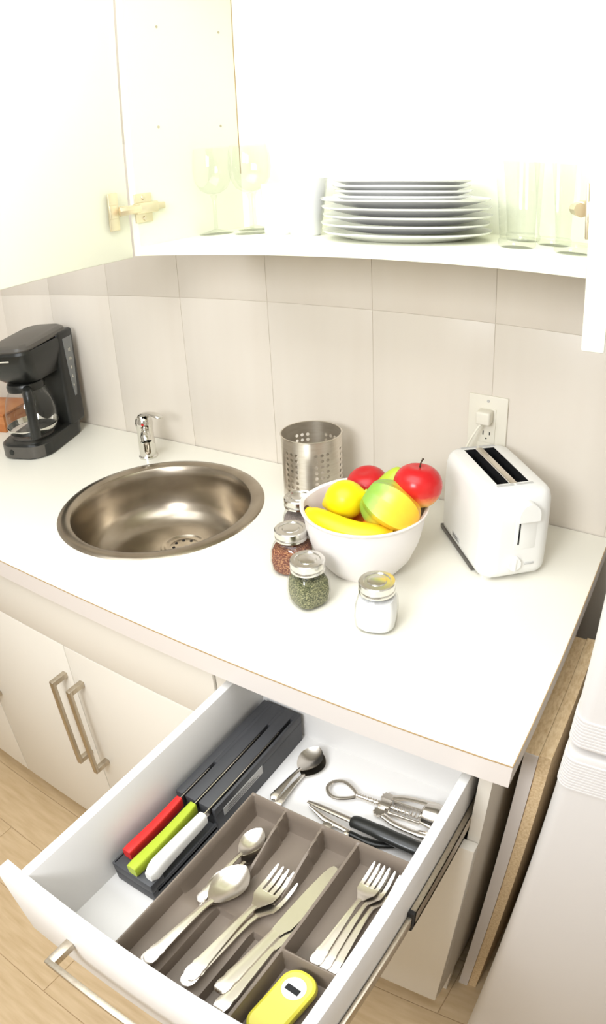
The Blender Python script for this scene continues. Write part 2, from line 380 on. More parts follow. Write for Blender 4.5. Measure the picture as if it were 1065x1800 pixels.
def hinge(parent, mir, z):
    # cup plate on the door, arm and mounting plate on the side panel (cabinet coordinates)
    s = 1 if mir == 0 else -1; X = -.7955 if mir == 0 else -.0525
    b = B()
    X0, X1 = sorted((X, X + s * .003)); box(b, X0, X1, -.325, -.283, z - .026, z + .026, bev=.001)
    X0, X1 = sorted((X + s * .003, X + s * .014)); box(b, X0, X1, -.332, -.276, z - .010, z + .010, bev=.003)
    X0, X1 = sorted((X + s * .001, X + s * .007)); box(b, X0, X1, -.28, -.252, z - .006, z + .006, bev=.002)
    for q in (-1, 1): lathe(b, [(0, 0), (.0045, 0), (.004, .002), (0, .0025)], 12, mtx=Matrix.Translation((X + s * .003, -.304, z + q * .019)) @ Matrix.Rotation(s * PI / 2, 4, 'Y'))
    tube(b, [(X + s * .010, -.325, z), (X + s * .012, -.345, z), (X + s * .002, -.362, z)], [.009, .008, .009], 8)
    h = obj('hinge', b, 'hinge', parent)
    b = B(); x_ = X - s * .0105; X0, X1 = sorted((x_, x_ + s * .004))
    box(b, X0 - .001, X1 - .001, -.376, -.354, z - .033, z + .033, bev=.0015); box(b, X0 - .001, X1 + .001, -.376, -.357, z - .012, z + .012, bev=.002)
    obj('hinge_cup', b, 'hinge', h)
hinge(uc, 0, 1.513); hinge(uc, 1, 1.515)

# ------------------------------------------------------------------ crockery on the cabinet shelf
ZS = ZB + .016
def plate(r, name, label, grp):
    b = B(); k = r
    lathe(b, [(0, .003), (k * .6, .003), (k * .66, .0045), (k * .97, .0135), (k, .0155), (k * .985, .0125), (k * .68, .001), (k * .64, 0), (k * .55, 0), (0, .0005)], 64)
    return obj(name, b, 'porcelain', None, label=label, cat='plate', group=grp)
G1, G2 = 'dinner plates at the bottom of the stack', 'smaller plates on top of the stack'
LB = ['lowest large white dinner plate, resting on the cabinet shelf', 'large white dinner plate second from the bottom of the stack', 'middle one of the five large white dinner plates in the stack', 'large white dinner plate fourth from the bottom of the stack', 'topmost large white dinner plate, under the smaller plates']
LS = ['lowest small white plate, resting on the large dinner plates', 'small white plate second from the bottom of the small ones', 'small white plate third from the bottom of the small ones', 'topmost small white plate of the whole stack']
p0 = None
for i in range(5):
    if p0 is None: p0 = plate(.134, 'dinner_plate', LB[0], G1); o = p0
    else: o = p0.copy(); C.objects.link(o); o['label'] = LB[i]
    o.location = (-.365 + (.001, -.002, .002, 0, -.001)[i], -.163, ZS + .0002 + i * .0128)
p0 = None; zt = ZS + .0002 + 4 * .0128 + .0105
for i in range(4):
    if p0 is None: p0 = plate(.109, 'side_plate', LS[0], G2); o = p0
    else: o = p0.copy(); C.objects.link(o); o['label'] = LS[i]
    o.location = (-.372 + (0, .002, -.001, .001)[i], -.163, zt - .006 + i * .0083)
# mug, cup
mg = thing('mug', 'small straight white mug on the shelf left of the plates', 'mug', (-.613, -.150, ZS))
b = B(); lathe(b, [(0, 0), (.026, 0), (.029, .004), (.031, .09), (.0312, .092), (.028, .092), (.0265, .008), (0, .006)], 48); obj('body', b, 'porcelain', mg)
b = B(); tube(b, bez([(.029, 0, .072), (.045, -.004, .07), (.05, -.004, .05), (.04, -.002, .03), (.0285, 0, .02)], 6), .0045, 10); obj('handle', b, 'porcelain', mg)
b = B(); lathe(b, [(0, 0), (.024, 0), (.0265, .003), (.040, .096), (.0405, .0985), (.0375, .098), (.0245, .007), (0, .005)], 48)
cp = obj('cup', b, 'porcelain', None, label='tapered white cup on the shelf between the small mug and the plate stack', cat='cup', loc=(-.547, -.172, ZS))
# wine glasses
def wine(): 
    t = thing('wine_glass', '', 'glass', (0, 0, ZS), group='wine glasses at the left of the shelf')
    b = B(); lathe(b, [(0, 0), (.032, 0), (.033, .0015), (.02, .004), (.005, .009), (0, .01)], 40); obj('foot', b, 'glass2', t)
    b = B(); lathe(b, [(0, .0095), (.0042, .0105), (.0035, .03), (.0035, .065), (.007, .076), (0, .077)], 20); obj('stem', b, 'glass2', t)
    b = B(); lathe(b, [(.001, .0775), (.012, .079), (.025, .087), (.034, .104), (.037, .125), (.0355, .15), (.033, .168)], 48, caps=(True, False)); obj('bowl', b, 'glass2', t)
    return t
w0 = wine(); w0.location = (-.768, -.140, ZS); w0['label'] = 'leftmost clear wine glass, nearest the cabinet side'
dup(w0, (-.726, -.072, ZS), label='clear wine glass at the back, between the other two')
dup(w0, (-.683, -.140, ZS), label='clear wine glass nearest the white mug')
def tumbler():
    t = thing('tumbler', '', 'glass', (0, 0, ZS), group='tall tumblers at the right of the shelf')
    b = B(); n = 48; prof = [(.0255, .0126), (.028, .06), (.0325, .128)]
    lathe(b, prof, 48, caps=(False, False)); obj('wall', b, 'glass2', t)
    b = B(); rr = []
    for r, z in ((.001, 0), (.023, 0), (.027, .003), (.0272, .009), (.0255, .0122), (.001, .0122)): rr.append([((r * (1 + (.03 if r > .02 and i % 2 else 0))) * math.cos(2 * PI * i / 40), (r * (1 + (.03 if r > .02 and i % 2 else 0))) * math.sin(2 * PI * i / 40), z) for i in range(40)])
    rings(b, rr); obj('base', b, 'glass2', t, label='thick fluted base')
    return t
t0 = tumbler(); t0.location = (-.178, -.190, ZS); t0['label'] = 'tall clear tumbler at the front, next to the plate stack'
dup(t0, (-.092, -.200, ZS), label='tall clear tumbler at the front, next to the right side of the cabinet')
dup(t0, (-.140, -.110, ZS), label='tall clear tumbler standing behind the gap of the two front ones')
dup(t0, (-.196, -.085, ZS), label='tall clear tumbler at the back left, behind the one beside the plates')

# ------------------------------------------------------------------ utensil holder
uh = None; R0 = .0605; HT = .142; b = B(); N = 96; cols = []
hole = {}
Z = [0] + [.03 + .0105 * i for i in range(10)] + [HT]
bands = [3, 7, 11, 21, 25, 29, 39, 43, 47, 57, 61, 65, 75, 79, 83]
def cyl_pt(u, z, r): a = 2 * PI * u / N; return (r * math.cos(a), r * math.sin(a), z)
# perforated wall: a grid of quads, each perforated cell replaced by a ring of faces around a round hole
t = bmesh.new(); cache = {}
def V(u, z):
    k = (round(u % N, 4), round(z, 5))
    if k not in cache: cache[k] = t.verts.new(cyl_pt(k[0], z, R0))
    return cache[k]
us = [];  u = 0
groups = [(4 + 16 * g + 3.0 * j) for g in range(6) for j in range(3)]
zrows = [.020 + .0118 * i for i in range(9)]
hw = 1.5; hh = .0059
u_edges = sorted(set([round(g - hw, 3) for g in groups] + [round(g + hw, 3) for g in groups]))
ue = []
for i, a in enumerate(u_edges):
    ue.append(a); nx = u_edges[(i + 1) % len(u_edges)] + (N if i == len(u_edges) - 1 else 0)
    if nx - a > 3.2:
        k = 6
        ue += [a + (nx - a) * j / k for j in range(1, k)]
ze = [0.0, zrows[0] - hh] + [z + hh for z in zrows] + [HT]
for i in range(len(ue)):
    a = ue[i]; c_ = ue[(i + 1) % len(ue)] + (N if i == len(ue) - 1 else 0)
    for j in range(len(ze) - 1):
        z0, z1 = ze[j], ze[j + 1]; mid = (a + c_) / 2
        ish = any(abs(mid % N - g % N) < .1 for g in groups) and 1 <= j <= 9
        if not ish: t.faces.new((V(a, z0), V(c_, z0), V(c_, z1), V(a, z1)))
        else:
            zc = (z0 + z1) / 2; rad = .0037; uw = 2 * PI * R0 / N
            corners = [(a, z0), (mid, z0), (c_, z0), (c_, zc), (c_, z1), (mid, z1), (a, z1), (a, zc)]
            ang = [225, 270, 315, 0, 45, 90, 135, 180]
            out = [t.verts.new(cyl_pt(p[0], p[1], R0)) if False else None for p in corners]
            inn = [t.verts.new(cyl_pt(mid + rad * math.cos(math.radians(q)) / uw, zc + rad * math.sin(math.radians(q)), R0)) for q in ang]
            o4 = [V(a, z0), V(c_, z0), V(c_, z1), V(a, z1)]
            for s_, (i0, i1, i2) in enumerate(((0, 1, 2), (2, 3, 4), (4, 5, 6), (6, 7, 0))):
                t.faces.new((o4[s_], o4[(s_ + 1) % 4], inn[i2], inn[i1], inn[i0]))
bmesh.ops.recalc_face_normals(t, faces=t.faces)
r_ = bmesh.ops.solidify(t, geom=t.faces[:], thickness=.0008)
merge(b, t)
uh = thing('utensil_holder', 'perforated stainless steel utensil holder standing behind the fruit bowl', 'utensil holder', (-.593, -.1135, H), (0, 0, -.10))
obj('perforated_wall', b, 'steel', uh, smooth=30)
b = B(); lathe(b, [(R0 - .0015, HT - .001), (R0 + .0008, HT - .001), (R0 + .0012, HT + .0006), (R0, HT + .0014), (R0 - .0015, HT + .0006)], 96, closed=True); obj('rim', b, 'steel', uh)
b = B(); lathe(b, [(0, .001), (R0 - .001, .001), (R0 - .001, .0025), (0, .0025)], 64); obj('base', b, 'steel', uh)

# ------------------------------------------------------------------ spice jars
def superel(r, n, z, seg=56, sx=1, sy=1):
    out = []
    for i in range(seg):
        a = 2 * PI * i / seg; c, s = math.cos(a), math.sin(a)
        k = (abs(c) ** n + abs(s) ** n) ** (-1 / n); out.append((r * k * c * sx, r * k * s * sy, z))
    return out
def jar(label, content, fill, loc, rz, cname, wd_=1.0):
    t = thing('spice_jar', label, 'jar', loc, (0, 0, rz))
    P = [(.0002, .0), (.021 * wd_, .0), (.0258 * wd_, .0025), (.0283 * wd_, .009), (.0292 * wd_, .026), (.0285 * wd_, .044), (.0262 * wd_, .054), (.0232, .060), (.0228, .068)]
    nn = lambda z: 2 + 2.6 * min(1, max(0, 1.5 * (1 - abs(z - .028) / .032)))
    outer = [superel(r, nn(z), z) for r, z in P]
    b = B(); rings(b, outer, (True, False)); obj('glass_body', b, 'glass', t)
    b = B(); cont = [superel(max(r - .0022, .0002), nn(z), max(z, .0039)) for r, z in P if z < fill] 
    rtop = .0262 * wd_ - .002
    cont += [superel(rtop, nn(fill), fill), superel(rtop * .5, 2.2, fill + .0015), superel(.0004, 2, fill + .002)]
    rings(b, cont); obj(cname, b, content, t, label=None)
    b = B(); lathe(b, [(.0262, .0625), (.0274, .0632), (.0276, .0675), (.0268, .069), (.0276, .0705), (.0276, .0795), (.0262, .0812), (.0205, .0812), (.0195, .0795), (.0145, .0795), (.0135, .0808), (.0105, .0812), (.0, .0812), (.0, .0785), (.0235, .078), (.0242, .0625)], 56, closed=False)
    obj('lid', b, 'lid', t)
    return t
jar('spice jar of grey ground pepper behind the chili jar, half hidden by the fruit bowl', 'pepper', .046, (-.531, -.262, H), .3, 'contents')
jar('spice jar of red chili flakes with a silver lid, left of the bowl', 'chili', .050, (-.481, -.366, H), .2, 'contents', 1.12)
jar('spice jar of dried green herbs in front of the bowl', 'herb', .050, (-.4055, -.4355, H), -.42, 'contents')
jar('spice jar of white salt standing alone nearest the worktop edge', 'salt', .054, (-.284, -.4385, H), .30, 'contents', 1.08)

# ------------------------------------------------------------------ fruit bowl and fruit
b = B(); pr = [(.0, .004), (.050, .004), (.054, .0), (.060, .0), (.064, .005), (.080, .026), (.093, .058), (.0995, .088), (.1015, .108), (.1055, .112), (.1065, .115), (.1045, .1165), (.0995, .114), (.0965, .106), (.0945, .088), (.088, .060), (.075, .030), (.058, .010), (.0, .007)]
rr = []
for r, z in pr:
    ring = []
    for i in range(96):
        a = 2 * PI * i / 96; sp = math.exp(-((((a - 3.35 + PI) % (2 * PI)) - PI) / .22) ** 2)
        ring.append((max(r, 1e-4) * (1 + .045 * sp * (z > .1)) * math.cos(a), max(r, 1e-4) * (1 + .045 * sp * (z > .1)) * math.sin(a), z - .003 * sp * (z > .1)))
    rr.append(ring)
rings(b, rr)
BX, BY = -.3805, -.294
obj('fruit_bowl', b, 'bowl', None, label='white mixing bowl with a small pouring lip, full of fruit', cat='bowl', loc=(BX, BY, H))
def blob(fn, seg=48, n=32):
    """closed surface from fn(theta, phi)->xyz with poles on z"""
    b = B(); rr = []
    for j in range(n + 1):
        th = PI * min(max(j / n, .004), .996); rr.append([fn(th, 2 * PI * i / seg) for i in range(seg)])
    rings(b, rr); return b
def sph(r, th, ph, sx=1, sy=1, sz=1): return (r * math.sin(th) * math.cos(ph) * sx, r * math.sin(th) * math.sin(ph) * sy, r * math.cos(th) * sz)
M['apple'] = fruit('apple_skin', [(.20, srgb(250, 206, 96)), (.40, srgb(240, 140, 70)), (.55, srgb(214, 46, 40)), (1, srgb(206, 28, 34))], 2, .25)
M['apple2'] = fruit('apple_skin_deep', [(0, srgb(206, 40, 40)), (1, srgb(200, 34, 38))], 2, .3)
M['lemon'] = fruit('lemon_skin', [(0, srgb(252, 222, 10)), (1, srgb(252, 226, 24))], 2, .35)
M['banana'] = fruit('banana_skin', [(0, srgb(252, 214, 14)), (.7, srgb(252, 220, 26)), (1.2, srgb(236, 200, 40))], 0, .35)
M['orange'] = fruit('orange_skin', [(0, srgb(246, 120, 26)), (1, srgb(250, 140, 34))], 2, .4)
M['mango'] = fruit('mango_skin', [(.05, srgb(252, 184, 50)), (.55, srgb(250, 206, 56)), (.72, srgb(232, 214, 70)), (.86, srgb(172, 200, 80)), (1, srgb(142, 184, 72))], 2, .32)
M['pear'] = fruit('pear_skin', [(0, srgb(176, 196, 44)), (1, srgb(188, 206, 60))], 2, .35)
def applef(r, dimple=.16):
    def f(th, ph):
        k = 1 - dimple * math.exp(-(th / .42) ** 2) - .10 * math.exp(-((PI - th) / .35) ** 2) + .02 * math.cos(5 * ph) * (th > 2)
        w = 1 + .05 * math.sin(th) * math.cos(th)
        return (r * w * math.sin(th) * math.cos(ph), r * w * math.sin(th) * math.sin(ph), r * .93 * k * math.cos(th))
    return blob(f)
def apple(label, m, r, loc, rot, stem):
    t = thing('apple', label, 'fruit', loc, rot)
    obj('flesh', applef(r), m, t)
    if stem: b = B(); tube(b, bez([(0, 0, r * .70), (.001, 0, r * .95), (.004, .001, r * 1.16)], 5), [.0014] * 5 + [.0013] * 5 + [.0019], 8); obj('stem', b, 'stem', t)
    return t
FZ = H
apple('big shiny red apple with a stem, resting on the right rim of the bowl', 'apple', .0405, (-.3045, -.2515, 1.0585), (-.10, .04, 0), True)
apple('dark red apple at the back of the bowl, partly behind the lemon', 'apple2', .037, (-.408, -.230, 1.026), (.2, -.1, 0), False)
def lemonf(th, ph):
    r = .0335; e = 1 + .20 * (math.exp(-(th / .30) ** 2) + math.exp(-((PI - th) / .30) ** 2)); n = 1 + .008 * math.sin(9 * th) * math.sin(7 * ph)
    return (r * math.sin(th) * math.cos(ph) * n * .98, r * math.sin(th) * math.sin(ph) * n * .98, r * 1.03 * e * math.cos(th))
obj('lemon', blob(lemonf), 'lemon', None, label='bright yellow lemon at the left of the bowl, above the banana', cat='fruit', loc=(-.4115, -.3035, 1.031), rot=(.2, 1.25, .5))
b = B(); P = bez([(-.074, .004, .006), (-.05, -.006, .002), (-.02, -.010, 0), (.02, -.008, -.001), (.05, .002, .002), (.075, .014, .008)], 7)
rs = [.0225 * max(.16, (1 - abs(2 * i / (len(P) - 1) - 1) ** 3.2)) ** .6 for i in range(len(P))]; tube(b, P, rs, 10)
bn = thing('banana', 'plump yellow banana lying along the front of the bowl under the lemon', 'fruit', (-.383, -.351, 1.0085), (0, .10, .02))
obj('skin', b, 'banana', bn, smooth=60)
b = B(); tube(b, [(-.070, .003, .006), (-.080, .007, .008)], [.006, .0045], 8); obj('tip', b, 'stem', bn)
def mangof(th, ph):   # ribbed star-fruit shape: five soft lobes, pointed at the stem end
    lob = .83 + .27 * (1 - abs(math.sin(2.5 * ph))) ** .85
    return (.0415 * lob * math.sin(th) ** .85 * math.cos(ph), .0415 * lob * math.sin(th) ** .85 * math.sin(ph), .050 * math.cos(th) * (1 - .09 * math.exp(-(th / .3) ** 2)))
mz = thing('carambola', 'ribbed yellow fruit with a green end in the middle of the bowl', 'fruit', (-.3265, -.3075, 1.0385), (0, 0, 0))
mz.rotation_euler = Vector((-.78, -.12, .45)).to_track_quat('Z', 'Y').to_euler()
obj('skin', blob(mangof, 80), 'mango', mz)
b = B(); lathe(b, [(0, 0), (.004, 0), (.0035, .004), (.002, .006), (0, .006)], 10, c=(0, 0, .0435)); obj('stem_end', b, M['pear'], mz)
def pearf(th, ph):
    z = math.cos(th); r = .030 * math.sin(th) * (1 - .38 * max(0, z) ** 1.2)
    return (r * math.cos(ph), r * math.sin(ph), .030 * z * (1.5 if z > 0 else 1))
obj('pear', blob(pearf), 'pear', None, label='yellow-green pear showing between the dark red apple and the big apple', cat='fruit', loc=(-.360, -.236, 1.029), rot=(-.2, .25, 0))
obj('orange', blob(lambda t_, p_: sph(.034, t_, p_)), 'orange', None, label='orange lying low in the bowl below the ribbed yellow fruit', cat='fruit', loc=(-.345, -.318, .985))
obj('orange', blob(lambda t_, p_: sph(.033, t_, p_)), 'orange', None, label='reddish orange at the bottom of the bowl under the lemon', cat='fruit', loc=(-.405, -.272, .966))

# ------------------------------------------------------------------ toaster
to = thing('toaster', 'white two-slice toaster standing below the wall outlet', 'toaster', (-.3075, -.1012, H), (0, 0, math.atan2(-.747, .665)))
# local x runs to the front (lever end), local y to the right-back side
def tring(e, z, r=.03): return rrect(-.004 + e, .208 - e, -.013 + e, .114 - e, max(r - e, .006), z, 8)
b = B(); lo = [(.004, .008), (.001, .012), (0, .02), (0, .10), (.001, .138), (.004, .150), (.009, .1565), (.014, .159)]
rings(b, [tring(e, z) for e, z in lo], cap=(True, False))
outl = [(x, y) for x, y, z in tring(.014, .159)]
s1 = [(.019, .021), (.164, .021), (.164, .043), (.019, .043)]; s2 = [(.019, .057), (.164, .057), (.164, .079), (.019, .079)]
t = bmesh.new(); ed = []
for lp in (outl, s1, s2):
    vs = [t.verts.new((x, y, .159)) for x, y in lp]; ed += [t.edges.new((vs[i], vs[(i + 1) % len(vs)])) for i in range(len(vs))]
bmesh.ops.triangle_fill(t, use_beauty=True, edges=ed)
for f in t.faces:
    if f.normal.z < 0: f.normal_flip()
merge(b, t); bmesh.ops.remove_doubles(b, verts=b.verts, dist=.0002)
obj('housing', b, 'whitep', to)
for y0 in (.021, .057):
    b = B(); t = bmesh.new(); a_, c2 = y0, y0 + .022
    vs = [t.verts.new(p) for p in ((.019, a_, .1585), (.164, a_, .1585), (.164, c2, .1585), (.019, c2, .1585), (.019, a_, .06), (.164, a_, .06), (.164, c2, .06), (.019, c2, .06))]
    for q in ((0, 1, 5, 4), (1, 2, 6, 5), (2, 3, 7, 6), (3, 0, 4, 7), (4, 5, 6, 7)): t.faces.new([vs[i] for i in q])
    merge(b, t); sl = obj('bread_slot', b, 'slot', to)
    b = B()
    for k in range(7):
        x = .03 + k * .021
        for yy in (a_ + .003, c2 - .003): tube(b, [(x, yy, .148), (x, yy, .065)], .0007, 6)
    obj('guide_wire', b, 'chrome', sl, kind='stuff')
b = B(); box(b, .017, .166, .044, .056, .1575, .1605, bev=.001); obj('centre_bar', b, 'steel', to, label='pale metal bar between the slots')
for x_ in (.169, .009):
    for y_ in (.018, .053): obj('vent_bar', bx(x_, x_ + .005, y_, y_ + .030, .158, .1602), 'label', to)
obj('lever_panel', bx(.2062, .2085, .040, .080, .058, .122, bev=.001), 'whitep', to, label='shallow lever track panel')
obj('lever_slit', bx(.2082, .2088, .0465, .0495, .068, .120), 'slot', to)
b = B(); rings(b, [[(x_, .0575 + yy, zz) for yy, zz in [(.019 * math.cos(a), .125 + .022 * math.sin(a)) for a in [PI * i / 14 for i in range(15)]] + [(-.019, .116), (.019, .116)]] for x_ in (.206, .219, .223)])
obj('lever_knob', b, 'whitep', to)
b = B(); lathe(b, [(0, 0), (.013, 0), (.0125, .008), (.0115, .0095), (0, .0095)], 32, mtx=Matrix.Translation((.2065, .043, .034)) @ Matrix.Rotation(PI / 2, 4, 'Y'))
box(b, .2155, .2185, .0415, .0445, .023, .045, bev=.0006); obj('browning_dial', b, 'whitep', to)
obj('cancel_button', bx(.206, .2095, .064, .082, .027, .031, bev=.0008), 'label', to)
b = B()
for k in range(7): a = PI * k / 6; box(b, .2066, .2071, .043 + .0165 * math.cos(a) - .0006, .043 + .0165 * math.cos(a) + .0006, .034 + .0165 * math.sin(a) - .0006, .034 + .0165 * math.sin(a) + .0006)
obj('dial_mark', b, 'print', to, kind='stuff')
obj('base_strip', bx(.008, .165, -.0135, .100, .002, .0095, bev=.001), 'dgrey', to)
obj('side_badge', bx(.070, .105, -.0138, -.0125, .019, .028, bev=.0004), 'label', to)
b = B(); box(b, .072, .103, -.0142, -.0136, .021, .0222); box(b, .072, .098, -.0142, -.0136, .0245, .0258); obj('badge_print', b, 'print', to, kind='stuff')
b = B(); box(b, .13, .175, .105, .118, .004, .010, bev=.002); box(b, .15, .158, .108, .114, .008, .055, bev=.002); obj('cord_hook', b, 'whitep', to)
for x in (.02, .185):
    for y in (.005, .09): obj('foot', bx(x - .008, x + .008, y - .008, y + .008, 0, .009), 'whitep', to)

# ------------------------------------------------------------------ outlet, plug, cord
ot = thing('wall_outlet', 'white double wall outlet on the tiles behind the toaster', 'outlet', (-.2665, -.0077, 1.0885))
obj('cover_plate', bx(-.0385, .0385, -.005, 0, -.0585, .0585, bev=.002), 'ivory', ot)
fc = obj('receptacle', bx(-.0168, .0168, -.0068, -.0045, -.034, .034, bev=.001), 'ivory', ot)
b = B()
for q in (-1, 1):
    zc = q * .0195
    box(b, -.0075, -.0055, -.0072, -.0066, zc + .0005, zc + .0085); box(b, .0055, .0075, -.0072, -.0066, zc + .0015, zc + .0075)
    lathe(b, [(0, 0), (.0026, 0), (0, .0006)], 12, mtx=Matrix.Translation((0, -.0066, zc - .006)) @ Matrix.Rotation(PI / 2, 4, 'X'))
obj('contact_slot', b, 'slot', fc, kind='stuff')
b = B()
for q in (-1, 1): lathe(b, [(0, 0), (.003, 0), (.0025, .001), (0, .0012)], 12, mtx=Matrix.Translation((0, -.005, q * .0478)) @ Matrix.Rotation(PI / 2, 4, 'X'))
obj('screw', b, 'label', ot, kind='stuff')
pg = thing('power_plug', 'cream plug and cord in the upper socket of the outlet', 'plug', (-.2665, -.0147, 1.109))
b = B(); box(b, -.0155, .0125, -.026, .0, -.012, .0135, bev=.004, seg=3); obj('plug_body', b, 'ivory', pg)
b = B(); tube(b, bez([(-.004, -.02, -.010), (-.012, -.03, -.024), (-.026, -.034, -.055), (-.045, -.034, -.11), (-.062, -.03, -.165), (-.052, -.036, -.190), (-.022, -.05, -.1945)], 8), .0022, 8); obj('cord', b, 'ivory', pg)

# ------------------------------------------------------------------ coffee maker
cm = thing('coffee_maker', 'black drip coffee maker in the far left corner of the worktop', 'coffee maker', (-1.4598, -.274, H), (0, 0, math.atan2(.335, .942)))
b = B(); rings(b, [rrect(-.002 + e, .152 - e, -.026 + e, .206 - e, .055, z, 8) for e, z in ((.004, 0), (.0, .004), (.0, .034), (.004, .040), (.010, .042))]); ba = obj('base', b, 'black', cm)
b = B(); rings(b, [rrect(-.0035, .1505, -.0275, .085, .054, z, 8) for z in (.004, .035)]); obj('control_panel', b, 'dgrey', ba, label='grey front control panel')
b = B(); lathe(b, [(0, 0), (.0075, 0), (.007, .002), (0, .0025)], 20, mtx=Matrix.Translation((.05, -.0274, .021)) @ Matrix.Rotation(PI / 2, 4, 'X')); obj('power_button', b, 'black', ba)
b = B(); lathe(b, [(0, 0), (.058, 0), (.058, .003), (0, .003)], 40, c=(.072, .055, .042)); obj('warming_plate', b, 'dgrey', cm)
b = B(); box(b, -.002, .152, .128, .206, .030, .293, bev=.010, seg=3); obj('water_tank', b, 'black', cm)
# brew head: widens upward, curved front
b = B(); rr = []
for z, y0, ins in ((.194, .022, .016), (.208, .004, .010), (.233, -.014, .004), (.258, -.024, .0), (.276, -.026, .0), (.2825, -.022, .002)):
    rr.append(rrect(ins, .150 - ins, y0, .19, .034, z, 8))
rings(b, rr); hd = obj('brew_head', b, 'black', cm)
b = B(); rr = []
for z, e in ((.2826, .004), (.287, .003), (.2935, .007), (.298, .02)): rr.append([(x, y_, z + (y_ - .0) * .03) for x, y_, _ in rrect(e, .150 - e, -.024 + e, .200, .034, z, 8)])
rings(b, rr); obj('lid', b, 'dgrey', cm, label='domed dark grey lid')
b = B(); box(b, .050, .098, -.0275, -.0258, .262, .2655); obj('brand_print', b, 'mark', hd, label='small pale lettering')
# side gauge
b = B(); rings(b, [[(x_, y_, z_) for y_, z_ in ((.148, .272), (.192, .272), (.190, .20), (.184, .14), (.178, .108), (.168, .108), (.158, .17))] for x_ in (.1515, .1530)]); gw = obj('water_gauge', b, 'window', cm)
def text(s, size, m, parent, loc, rot, name, ext=.0004):
    cu = bpy.data.curves.new(name, 'FONT'); cu.body = s; cu.size = size; cu.extrude = ext; cu.align_x = 'CENTER'; cu.align_y = 'CENTER'
    tmp = bpy.data.objects.new('tmp', cu); C.objects.link(tmp); me = bpy.data.meshes.new_from_object(tmp.evaluated_get(bpy.context.evaluated_depsgraph_get())); bpy.data.objects.remove(tmp); me.name = name
    me.materials.clear(); me.materials.append(M[m]); o = bpy.data.objects.new(name, me); C.objects.link(o); o.parent = parent; o.location = loc; o.rotation_euler = rot; return o
for i, s_ in enumerate(('12', '10', '8', '6', '4')): text(s_, .012, 'mark', gw, (.1533, .172 - .0005 * i, .236 - i * .0245), (PI / 2, 0, PI / 2), 'gauge_number')
# drip-stop and carafe
b = B(); lathe(b, [(0, 0), (.02, 0), (.03, .012), (0, .012)], 24, c=(.072, .062, .184)); obj('drip_stop', b, 'black', cm)
cf = thing('carafe', 'glass coffee carafe with a black handle on the coffee maker hotplate', 'carafe', (-1.4598 + .942 * .072 - .335 * .062, -.274 + .335 * .072 + .942 * .062, H + .0455), (0, 0, -.58))
cf.scale = (1.12, 1.12, 1.09)
b = B(); lathe(b, [(.001, 0), (.048, 0), (.058, .006), (.064, .03), (.064, .06), (.056, .09), (.044, .11), (.042, .118)], 56, caps=(True, False)); obj('glass_pot', b, 'glass', cf)
b = B(); lathe(b, [(.0595, .008), (.0612, .010), (.0646, .022), (.0640, .022), (.0590, .009)], 56, closed=True); obj('lower_band', b, 'chrome', cf)
b = B(); lathe(b, [(.0425, .112), (.046, .112), (.047, .124), (.044, .130), (.02, .1355), (0, .1355), (0, .130), (.0425, .124)], 48); obj('lid', b, 'black', cf)
b = B()
tube(b, bez([(.040, 0, .118), (.066, 0, .122), (.084, 0, .112), (.088, 0, .07), (.086, 0, .012)], 7), [.010] * 8 + [.011] * 21, 12, flat=1.1, up=(0, 1, 0)); obj('handle', b, 'black', cf)
# wooden box edge
wd = thing('wooden_box', 'orange-brown wooden box end at the far left behind the carafe', 'box', (-1.76, -.13, H), (0, 0, .25))
b = B(); box(b, -.14, .14, -.07, .07, 0, .05, bev=.002); obj('body', b, 'wood', wd)
obj('lid', bx(-.142, .142, -.072, .072, .0502, .058, bev=.002), 'wood', wd)

# ------------------------------------------------------------------ knife block and knives
kb = thing('knife_block', 'charcoal in-drawer knife block along the left side of the drawer', 'knife block', (0, 0, 0))
KX0, KX1 = -.432, -.361; KZ = DZ0 + .0006; KT = .772
b = B(); rings(b, [rrect(KX0 + e, KX1 - e, -.770 + e, -.541 - e, .004, z, 3) for e, z in ((0, KZ), (0, .757))], cap=(True, False))
slots = [(-.4165, -.770, -.695), (-.3925, -.770, -.588), (-.3685, -.770, -.560)]
# top slab split into strips so the three slots stay open
xs = [KX0] + [v for s_ in slots for v in (s_[0] - .0026, s_[0] + .0026)] + [KX1]
for i in range(0, len(xs) - 1, 2): box(b, xs[i], xs[i + 1], -.770, -.5435, .7555, KT, bev=.0008)
for s_ in slots: box(b, s_[0] - .00265, s_[0] + .00265, s_[2], -.5438, .7555, KT - .0003)
obj('slotted_top', b, 'block', kb)
b = B()
for s_ in slots: box(b, s_[0] - .0025, s_[0] + .0025, -.769, s_[2], .7556, .7562)
obj('slot_bottom', b, 'slot', kb)
